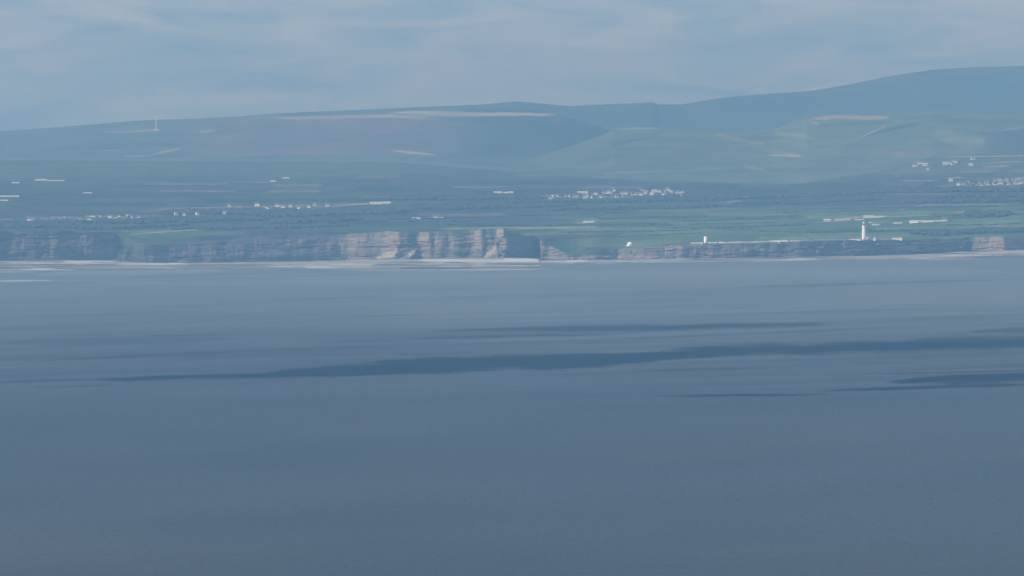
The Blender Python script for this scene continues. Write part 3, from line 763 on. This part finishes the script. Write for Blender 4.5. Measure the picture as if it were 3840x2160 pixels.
def gable(L, W, e, rdg):
    bm = bmesh.new()
    pts = [(-W / 2, -0.6), (W / 2, -0.6), (W / 2, e), (0, rdg), (-W / 2, e)]
    a = [bm.verts.new((-L / 2, y, z)) for y, z in pts]; b = [bm.verts.new((L / 2, y, z)) for y, z in pts]
    for k in range(5): bm.faces.new((a[k], a[(k + 1) % 5], b[(k + 1) % 5], b[k]))
    bm.faces.new(a[::-1]); bm.faces.new(b)
    return bm
def gable_roof(L, W, e, rdg, th=0.25, ov=0.35):
    bm = bmesh.new()
    k = (rdg - e) / (W / 2)
    lo, hi = e - k * ov + 0.04, rdg + 0.04
    for sgn in (-1, 1):
        p = [(sgn * (W / 2 + ov), lo), (0, hi), (0, hi + th), (sgn * (W / 2 + ov), lo + th)]
        a = [bm.verts.new((-L / 2 - ov, y, z)) for y, z in p]; b = [bm.verts.new((L / 2 + ov, y, z)) for y, z in p]
        for i in range(4): bm.faces.new((a[i], a[(i + 1) % 4], b[(i + 1) % 4], b[i]))
        bm.faces.new(a[::-1]); bm.faces.new(b)
    return bm
def make_house(name, label, cat, loc, rotz, group, L, W, e, rdg, mw, mr_, chim=1, scale=(1, 1, 1), win=3):
    t = thing(name, label, cat, loc, rotz, group, scale)
    obj('wall', gable(L, W, e, rdg), mw, t)
    rf = obj('roof', gable_roof(L, W, e, rdg), mr_, t)
    for k in range(chim):
        x = (-1 if k == 0 else 1) * (L / 2 - 0.7)
        c = obj('chimney', box(x - 0.45, x + 0.45, -0.4, 0.4, rdg - 0.8, rdg + 1.3), mw, t); c.parent = rf
    bm0 = None
    for k in range(win):
        x = (k + 0.5) / win * L - L / 2
        obj('window', box(x - 0.5, x + 0.5, -W / 2 - 0.03, -W / 2 + 0.1, e * 0.42, e * 0.42 + 1.2), M_glass, t)
    return t

PROTO = {}
def settlement(points, group, label, protos, jitter=0.4, seed=5, ground=on_plain):
    """points: x, y (foot), width in photo px"""
    g = random.Random(seed)
    for (nx, ny, w) in points:
        x, y, z = [float(q) for q in ground(nx, ny)]
        key = g.choice(protos)
        need = w / 3.75 * K * y
        rot = g.uniform(-jitter, jitter)
        if key not in PROTO:
            L, W, e, rdg, mw, mr_, ch = HOUSE_KINDS[key]
            PROTO[key] = make_house('house', label, 'house', (x, y, z), rot, group, L, W, e, rdg, mw, mr_, ch, win=3)
            t = PROTO[key]
        else:
            t = copy_thing(PROTO[key], (x, y, z), rot, (1, 1, 1), label, group)
        L = HOUSE_KINDS[key][0]
        sx = max(0.8, min(2.2, need / L)); so = max(0.85, min(1.35, 0.75 + 0.25 * sx)) * g.uniform(0.92, 1.1)
        t.scale = (sx, so, so); t.name = 'house'
HOUSE_KINDS = {
    'a': (9.0, 7.0, 4.6, 7.2, M_pale, M_slate, 1), 'b': (11.0, 7.0, 4.8, 7.6, M_pale, M_slate, 2), 'c': (8.5, 7.5, 4.4, 7.0, M_cream, M_tile, 1),
    'd': (12.0, 7.5, 4.2, 6.6, M_pale, M_sheet, 0), 'e': (10.0, 7.0, 4.6, 7.2, M_stone, M_slate, 1)}

z6 = lambda a: [(1820 + p / 3.22, 660 + q / 3.22 + 3, w / 3.22) for p, q, w in a]
z7 = lambda a: [(80 + p / 4.77, 740 + q / 4.77 + 3, w / 4.77) for p, q, w in a]
zR = lambda a: [(3400 + p / 3.15, 540 + q / 3.15 + 3, w / 3.15) for p, q, w in a]
mid = z6([(720, 262, 50), (765, 258, 50), (810, 252, 40), (785, 272, 30), (875, 242, 40), (925, 248, 45), (965, 246, 40), (1035, 250, 50), (1090, 250, 60), (1330, 222, 35), (1398, 228, 36),
          (1435, 206, 36), (1470, 204, 40), (1505, 212, 36), (1515, 186, 36), (1552, 176, 44), (1590, 250, 40), (1645, 246, 40), (1650, 212, 44), (1695, 212, 50), (1745, 214, 60), (1795, 220, 60),
          (1850, 190, 34), (1890, 185, 50), (1940, 190, 44), (1868, 215, 34), (1885, 225, 34), (1930, 208, 30), (2010, 222, 40), (2030, 190, 50), (2065, 186, 44), (2105, 190, 46), (2140, 182, 40),
          (2165, 176, 44), (2205, 165, 50), (2170, 213, 36), (2150, 222, 30), (2240, 196, 30), (2300, 200, 44), (2345, 202, 44), (2390, 196, 34), (2350, 236, 40), (1180, 232, 40), (1230, 240, 36), (1290, 246, 34), (1200, 262, 36), (1300, 262, 34), (1400, 256, 30), (1460, 240, 32)])
settlement(mid, 'houses of the long village on the plain', 'small pale house in the long village on the plain above the beach valley', ['a', 'b', 'a', 'c', 'd', 'e'])
left = z7([(140, 405, 50), (185, 408, 50), (235, 412, 50), (345, 412, 45), (400, 412, 60), (450, 408, 60), (497, 424, 30), (590, 404, 50), (640, 400, 50), (695, 402, 50), (735, 405, 40), (770, 376, 50), (820, 410, 50), (855, 412, 40),
           (920, 424, 40), (980, 424, 60), (1040, 425, 60), (1100, 425, 60), (1165, 425, 60), (1215, 425, 60), (1180, 366, 60), (1265, 366, 46), (1340, 362, 34), (1408, 358, 38), (1458, 390, 50), (1560, 355, 40), (1598, 358, 44),
           (1640, 382, 40), (1690, 376, 40), (1735, 372, 50), (1785, 372, 50), (1830, 380, 50), (1868, 384, 36), (1900, 342, 40), (1965, 352, 38), (2095, 362, 42), (1500, 372, 34), (1020, 400, 36), (900, 404, 34), (1300, 400, 40)])
settlement(left, 'houses of the left-hand seaside village', 'small pale house in the village row just above the dark cliffs', ['a', 'b', 'd', 'a', 'c'], seed=8)
l2 = [(965, 773, 18), (998, 784, 18), (1040, 776, 16), (1062, 779, 14), (1092, 777, 16), (1120, 783, 12), (1160, 780, 12), (1228, 775, 16), (860, 776, 10), (900, 788, 12), (815, 800, 10), (780, 796, 10), (740, 806, 10), (700, 800, 9), (690, 808, 9), (845, 802, 18), (1180, 772, 10), (930, 790, 12), (660, 806, 9), (1010, 790, 12)]
settlement(l2, 'houses scattered on the low rise', 'small house scattered along the low grey rise between two villages', ['a', 'c', 'e'], seed=12)
rt = zR([(615, 478, 40), (650, 474, 50), (690, 468, 40), (770, 494, 40), (800, 488, 44), (840, 492, 44), (880, 486, 40), (925, 484, 44), (960, 476, 44), (1000, 474, 44), (1035, 476, 44), (1070, 470, 50), (1110, 464, 44), (1150, 470, 40),
         (1190, 474, 40), (1225, 470, 44), (1265, 466, 40), (1300, 470, 44), (1340, 466, 44), (1375, 464, 44), (1040, 436, 40), (1090, 428, 36), (1130, 438, 36), (1180, 426, 36), (1230, 440, 36), (1265, 432, 44), (1310, 420, 36), (1350, 414, 36), (1385, 412, 36),
         (800, 458, 40), (860, 462, 36), (910, 458, 36), (730, 452, 36), (970, 452, 34), (1200, 450, 32), (1300, 444, 34), (1160, 454, 30), (1070, 450, 30), (1010, 456, 30)])
settlement(rt, 'houses of the town at the right edge', 'small house in the crowded town on the plain behind the lighthouse', ['a', 'b', 'c', 'a', 'e'], seed=15)
rt2 = zR([(100, 258, 60), (155, 230, 56), (215, 250, 60), (250, 298, 40), (455, 238, 60), (490, 226, 44), (525, 214, 40), (570, 214, 60), (785, 178, 50), (760, 250, 50), (540, 240, 40), (520, 436, 40)])
for q, lb in zip(rt2, ('pale house lowest of the left-hand trio on the slope above the town', 'pale house at the top of the left-hand trio on the slope above the town',
                      'pale house at the right of the left-hand trio on the slope above the town', 'small pale house alone just below the left-hand trio above the town',
                      'pale house lowest left of the sloping row of four above the town', 'second pale house from the left in the sloping row of four above the town',
                      'third pale house from the left in the sloping row of four above the town', 'pale house at the right end of the sloping row of four above the town',
                      'pale house highest of all on the slope above the town', 'pale house alone between the sloping row and the highest house above the town',
                      'pale house just under the sloping row of four above the town', 'pale house just above the left end of the crowded town')):
    settlement([q], 'outlying houses above the town', lb, ['a', 'b', 'd'], seed=int(q[0]))

# single farms and long pale buildings, each found by its place
def shed(nx, ny, w, h, label, cat='barn', name='long_barn', mw=None, mr_=None, ground=on_plain, rot=0.0, win=0, chim=0):
    x, y, z = [float(q) for q in ground(nx, ny)]
    L = w / 3.75 * K * y; hh = h / 3.75 * K * y
    return make_house(name, label, cat, (x, y, z), rot, None, L, max(6.0, min(14.0, L * 0.4)), hh * 0.62, hh, mw or M_shedwall, mr_ or M_sheet, chim, win=win)
shed(1412, 765, 50, 8, 'long white farm shed on the low rise near the photo centre-left')
shed(1448, 763, 32, 7, 'short white barn at the right end of the long white shed')
shed(35, 738, 74, 5, 'long low white building at the left edge of the plain')
shed(16, 753, 30, 4, 'small pale shed just below the long white building at the left edge')
shed(155, 677, 44, 6, 'white farm building, left of a pair on the far green slope')
shed(210, 679, 64, 4, 'low white farm shed, right of a pair on the far green slope')
shed(58, 687, 30, 4, 'lone small pale shed on the far slope at the left edge')
shed(328, 725, 32, 4, 'small pale shed alone on the dark plain left of centre')
shed(1072, 670, 26, 5, 'white barn, upper of two on the far green slope')
shed(1023, 682, 20, 5, 'white barn, lower of two on the far green slope')
shed(1560, 821, 34, 5, 'low pale shed on the dark plain above the main cliff')
shed(1632, 817, 18, 9, 'farmhouse with bright white gable above the main cliff', 'farmhouse', 'farmhouse', mr_=M_slate, win=2, chim=1)
shed(1652, 817, 22, 6, 'low shed beside the bright white farmhouse above the main cliff', mr_=M_slate)
shed(960, 852, 34, 5, 'long white shed on the hedge line above the dark wooded slope')
shed(1020, 850, 30, 4, 'pale shed right of the long white shed on the hedge line')
shed(1866, 724, 30, 6, 'white barn, leftmost of three in the fields left of the long village')
shed(1895, 725, 20, 5, 'white barn in the middle of three left of the long village')
shed(1914, 724, 22, 6, 'white barn, rightmost of three left of the long village')
shed(2186, 724, 40, 7, 'long flat white hall standing above the village houses', 'hall', 'village_hall')
shed(2213, 637, 26, 4, 'white farmhouse alone on the low slope of the pasture hill', 'farmhouse', 'farmhouse', ground=on_plain)
shed(3036, 622, 16, 5, 'tiny white farmhouse alone below the pasture hill', 'farmhouse', 'farmhouse', ground=on_plain)
shed(3102, 831, 26, 10, 'pale stone barn at the left end of the farm behind the lighthouse', mw=M_stone)
shed(3160, 827, 60, 7, 'long greyish barn left of the lighthouse top', mw=M_stone)
shed(3258, 816, 44, 8, 'white roofed barn just above the lighthouse lantern')
shed(3300, 815, 40, 5, 'low white shed right of the barn above the lighthouse lantern')
shed(3222, 825, 34, 4, 'low pale shed just left of the lighthouse lantern')
shed(3265, 837, 12, 4, 'tiny white hut right of the lighthouse lantern', 'hut', 'hut')
shed(3284, 845, 28, 5, 'low white shed in the field right of the lighthouse', )
shed(3366, 839, 32, 5, 'low white bungalow in the green field right of the lighthouse', 'bungalow', 'bungalow')
shed(3428, 836, 34, 10, 'large lilac-white building at the left end of the right-hand farm', mw=M_white)
shed(3474, 833, 58, 7, 'long pale shed in the middle of the right-hand farm', mw=M_cream)
shed(3524, 830, 36, 5, 'low cream shed left of the white house at the right-hand farm', mw=M_cream)
shed(3543, 829, 18, 10, 'bright white gabled house at the right end of the right-hand farm', 'house', 'farmhouse', mr_=M_slate, win=2, chim=1)
shed(2208, 834, 40, 5, 'lone pale barn in the fields above the beach valley')
shed(2775, 762, 20, 5, 'pale barn alone in the dark fields left of the lighthouse', mw=M_cream)
shed(2838, 757, 44, 5, 'long pale shed in the dark fields above the lighthouse cliff', mw=M_stone)

# trees that can be told apart, and those between the houses
tp = None
def tree_at(nx, ny, h, label, group=None):
    global tp
    x, y, z = [float(q) for q in on_plain(nx, ny)]
    if tp is None:
        tp = make_tree((x, y, z), label, 9.0, 4, group); t = tp
    else:
        t = copy_thing(tp, (x, y, z), random.uniform(0, 6), (1, 1, 1), label, group)
    k = h / 9.0; t.scale = (k * random.uniform(1.0, 1.3), k * random.uniform(1.0, 1.3), k)
for i in range(34):
    q = random.choice(mid); tree_at(q[0] + random.uniform(-14, 14), q[1] + random.uniform(-1, 4), random.uniform(6, 10), 'dark broadleaf tree among the houses of the long village', 'trees in the long village')
for i in range(20):
    q = random.choice(left); tree_at(q[0] + random.uniform(-12, 12), q[1] + random.uniform(-1, 4), random.uniform(5, 9), 'dark broadleaf tree among the houses of the left seaside village', 'trees in the left village')
for i in range(24):
    q = random.choice(rt); tree_at(q[0] + random.uniform(-12, 12), q[1] + random.uniform(-2, 4), random.uniform(6, 10), 'dark broadleaf tree among the houses of the right-hand town', 'trees in the town')
tree_at(1962, 747, 11, 'dark round tree alone on the field edge left of the village')
tree_at(3478, 702, 13, 'dark bushy tree standing before the right-hand town, left of its houses')
tree_at(3462, 703, 10, 'smaller dark tree left of the bushy tree before the town')

# ------------------------------------------------------------------ the tall lighthouse
def clifftop(nx, inland=4.0):
    u = np.array([nx / 3.75 - (240 - V0) * ROLL])
    v, d = land_edge(u)
    d2 = d[0] + inland
    v2 = v[0] - inland / 26.0 * 0.9
    dd = d2
    return world_at(float(u[0]), float(v[0]), float(dd))
x, y, z = clifftop(3239.5, 10)
z -= 0.2
LH = thing('lighthouse', 'tall white round lighthouse tower with dark lantern on the clifftop wall', 'lighthouse', (x, y, z))
obj('plinth', lathe([(4.6, -1.0), (4.6, 1.2), (4.3, 1.6)], 32), M_lhwhite, LH, True)
obj('tower', lathe([(4.15, 1.6), (3.95, 6), (3.75, 14), (3.55, 22), (3.40, 29.5), (3.40, 30.2)], 40), M_lhwhite, LH, True)
obj('cornice', lathe([(3.42, 30.2), (3.75, 30.5), (4.15, 31.1), (4.15, 31.5)], 40), M_lhwhite, LH)
bm = bmesh.new(); bm_lathe(bm, [(4.0, 31.5), (4.0, 31.62)], 32)
g_ = obj('gallery', bm, M_metal, LH)
bm = bmesh.new()
for k in range(24):
    a = 2 * math.pi * k / 24
    bm_bar(bm, (3.85 * math.cos(a), 3.85 * math.sin(a), 31.6), (3.85 * math.cos(a), 3.85 * math.sin(a), 32.7), 0.07)
    b = 2 * math.pi * (k + 1) / 24
    for zz in (32.15, 32.68): bm_bar(bm, (3.85 * math.cos(a), 3.85 * math.sin(a), zz), (3.85 * math.cos(b), 3.85 * math.sin(b), zz), 0.06)
rl = obj('railing', bm, M_white, LH); rl.parent = g_
obj('lantern_base', lathe([(2.3, 31.6), (2.3, 33.0)], 24), M_black, LH)
lg = obj('lantern_glass', lathe([(2.15, 33.0), (2.15, 35.4)], 16), M_glass, LH)
bm = bmesh.new()
for k in range(16):
    a = 2 * math.pi * k / 16
    bm_bar(bm, (2.2 * math.cos(a), 2.2 * math.sin(a), 33.0), (2.2 * math.cos(a), 2.2 * math.sin(a), 35.4), 0.09)
gb = obj('glazing_bar', bm, M_metal, LH); gb.parent = lg
dm = obj('dome', lathe([(2.7, 35.4), (2.7, 35.8), (2.4, 36.7), (1.6, 37.6), (0.7, 38.2), (0.3, 38.4)], 24), M_lhwhite, LH, True)
f_ = obj('finial', lathe([(0.28, 38.35), (0.28, 38.9), (0.06, 39.2), (0.04, 40.6)], 10), M_lhwhite, LH); f_.parent = dm
for zz, yy in ((8, 3.92), (16, 3.72), (24, 3.52)):
    obj('window', box(-0.45, 0.45, -yy - 0.05, -yy + 0.4, zz, zz + 1.4), M_glass, LH)
obj('door', box(-0.6, 0.6, -4.66, -4.2, 0.0, 2.2), M_door, LH)

# the short old tower
x, y, z = clifftop(2646, 8)
LT = thing('disused_lighthouse', 'short white cut-off lighthouse tower at the left end of the wall', 'lighthouse', (x, y, z - 0.3))
obj('plinth', lathe([(4.1, -1.0), (4.1, 0.8), (3.9, 1.0)], 32), M_lhwhite, LT, True)
obj('tower', lathe([(3.85, 1.0), (3.65, 5), (3.5, 10), (3.38, 14.0)], 40), M_lhwhite, LT, True)
obj('parapet', lathe([(3.4, 14.0), (3.55, 14.2), (3.55, 14.9)], 40), M_lhwhite, LT)
for zz, yy in ((5, 3.66), (10, 3.5)):
    obj('window', box(-0.4, 0.4, -yy - 0.05, -yy + 0.3, zz, zz + 1.2), M_glass, LT)
obj('door', box(-0.55, 0.55, -4.16, -3.8, 0.0, 2.0), M_door, LT)

# clifftop boundary walls, each run one wall with a coping
def wall_run(nx0, nx1, hgt, label, thick=0.7, inland=3.0, m=None):
    pts = [Vector(clifftop(a, inland)) for a in np.linspace(nx0, nx1, max(3, int((nx1 - nx0) / 6)))]
    o0 = pts[0].copy()
    t = thing('boundary_wall', label, 'wall', o0)
    for nm, zlo, zhi, th, mm in (('wall_body', -1.2, hgt, thick, m or M_wallpaint), ('coping', hgt + 0.003, hgt + 0.22, thick + 0.2, M_white)):
        bm = bmesh.new(); prev = None
        for p in pts:
            q = p - o0
            ring = [bm.verts.new((q.x, q.y + sy * th / 2, q.z + zz)) for sy, zz in ((-1, zlo), (1, zlo), (1, zhi), (-1, zhi))]
            if prev:
                for k in range(4): bm.faces.new((prev[k], prev[(k + 1) % 4], ring[(k + 1) % 4], ring[k]))
            else: bm.faces.new(ring)
            prev = ring
        bm.faces.new(prev[::-1])
        obj(nm, bm, mm, t)
wall_run(2655, 2689, 3.4, 'short pale wall run joined to the short white tower')
wall_run(2694, 2726, 3.6, 'pale wall block just right of the gap beside the short tower')
wall_run(2729, 2926, 3.6, 'long pale wall along the clifftop between short tower and white fog station')
wall_run(2957, 3180, 3.2, 'thin pale clifftop wall left of the tall lighthouse')
wall_run(3282, 3346, 3.4, 'pale wall right of the tall lighthouse cottages')

def clifftop_house(nx, w, h, label, cat, name, mw=M_white, mr_=M_slate, inland=8, chim=1, win=3, rot=0.0):
    x, y, z = clifftop(nx, inland)
    L = w / 3.75 * K * y; hh = h / 3.75 * K * y
    return make_house(name, label, cat, (x, y, z - 0.2), rot, None, L, 6.5, hh * 0.62, hh, mw, mr_, chim, win=win)
clifftop_house(2940, 28, 13, 'white house with dark roof midway along the clifftop wall', 'house', 'fog_signal_house', chim=0, win=2)
clifftop_house(3206, 46, 10, 'low pale keepers cottage just left of the tall lighthouse', 'cottage', 'keepers_cottage', mw=M_cream, chim=2)
clifftop_house(3266, 34, 11, 'low white keepers cottage just right of the tall lighthouse', 'cottage', 'keepers_cottage', mr_=M_sheet, chim=2)
clifftop_house(3364, 38, 9, 'white building at the right end of the lighthouse wall', 'outbuilding', 'outbuilding', mr_=M_sheet, chim=0, win=2)
clifftop_house(2905, 40, 8, 'low pale shed along the wall left of the white fog station', 'outbuilding', 'outbuilding', mw=M_wallpaint, mr_=M_sheet, chim=0, win=0, inland=6)
clifftop_house(2612, 44, 6, 'low pale outbuilding left of the short white tower', 'outbuilding', 'outbuilding', mw=M_cream, mr_=M_sheet, chim=0, win=0, inland=6)

# white round-topped hut and the dark post on the low headland
x, y, z = [float(q) for q in on_plain(2362, 922)]
HT = thing('domed_hut', 'small white round-topped hut alone on the low headland', 'hut', (x, y, z))
obj('wall', lathe([(5.4, -0.8), (5.4, 3.0)], 28), M_lhwhite, HT)
obj('roof', lathe([(5.55, 3.0), (5.25, 4.5), (4.3, 6.0), (2.8, 7.1), (1.1, 7.6), (0.3, 7.7)], 28), M_lhwhite, HT, True)
obj('porch', box(-7.4, -5.0, -1.8, 1.8, -0.8, 2.3), M_lhwhite, HT)
obj('door', box(-0.9, 0.9, -5.52, -5.1, 0.0, 2.1), M_door, HT)

u_ = np.array([2366 / 3.75 - 0.7]); 
dpost = float(coast_d(u_)[0] - 4); zpost = H - (948 / 3.75 + (u_[0] - 512) * ROLL - V0) * K * dpost
PS = thing('rock_stack', 'small dark upright rock pillar against the pale cliff below the hut', 'rock', ((float(u_[0]) - 512) * K * dpost, dpost, zpost))
bm = bmesh.new()
bm_lathe(bm, [(1.7, -3), (1.5, 0), (1.1, 2.0), (1.4, 3.4), (0.9, 5.2), (0.4, 6.4)], 9)
for v in bm.verts: v.co.x += 0.35 * math.sin(v.co.z * 1.7 + v.co.y); v.co.y += 0.3 * math.cos(v.co.z * 2.3)
M_darkrock = mat('dark_wet_rock', (0.05, 0.06, 0.055), 0.8, 0.4, 0.6)
obj('pillar', bm, M_darkrock, PS)

# ------------------------------------------------------------------ transmitter mast on the moor
x, y, z = on_moor(586, 489)
MH = 47 / 3.75 * K * y
M_mast = mat('mast_paint', (0.62, 0.50, 0.46), 0.5)
M_mastred = mat('mast_red', (0.55, 0.20, 0.14), 0.5)
MT = thing('radio_mast', 'slender pale lattice radio mast standing on the moorland skyline', 'mast', (x, y, z))
bm = bmesh.new(); w0 = 1.8
nseg = 18
for k in range(nseg):
    za, zb_ = MH * 0.92 * k / nseg, MH * 0.92 * (k + 1) / nseg
    c = [(-w0, -w0), (w0, -w0), (w0, w0), (-w0, w0)]
    for i in range(4):
        a, b = c[i], c[(i + 1) % 4]
        bm_bar(bm, (a[0], a[1], za), (a[0], a[1], zb_), 0.7)
        bm_bar(bm, (a[0], a[1], za), (b[0], b[1], zb_), 0.4)
        bm_bar(bm, (a[0], a[1], zb_), (b[0], b[1], zb_), 0.4)
obj('lattice_column', bm, M_mast, MT)
obj('aerial_cylinder', lathe([(1.4, MH * 0.86), (2.4, MH * 0.87), (2.4, MH * 0.99), (0.6, MH)], 14), M_lhwhite, MT)
obj('aerial_cylinder', lathe([(1.9, MH * 0.345), (3.4, MH * 0.35), (3.4, MH * 0.42), (1.9, MH * 0.425)], 14), M_mastred, MT)
for sx in (-1, 1):
    bm = bmesh.new(); bm_bar(bm, (0, 0, MH * 0.7), (sx * 22, 3, 0), 0.08)
    obj('guy_wire', bm, M_metal, MT)
hx, hy, hz_ = on_moor(587, 490)
make_house('transmitter_hut', 'bright cream hut at the foot of the radio mast', 'hut', (hx, hy - 6, hz_ - 0.3), 0.4, None, 13, 7, 4.2, 6.0, M_cream, M_sheet, 0, win=0)
print('scene built', len(bpy.data.objects), 'objects')
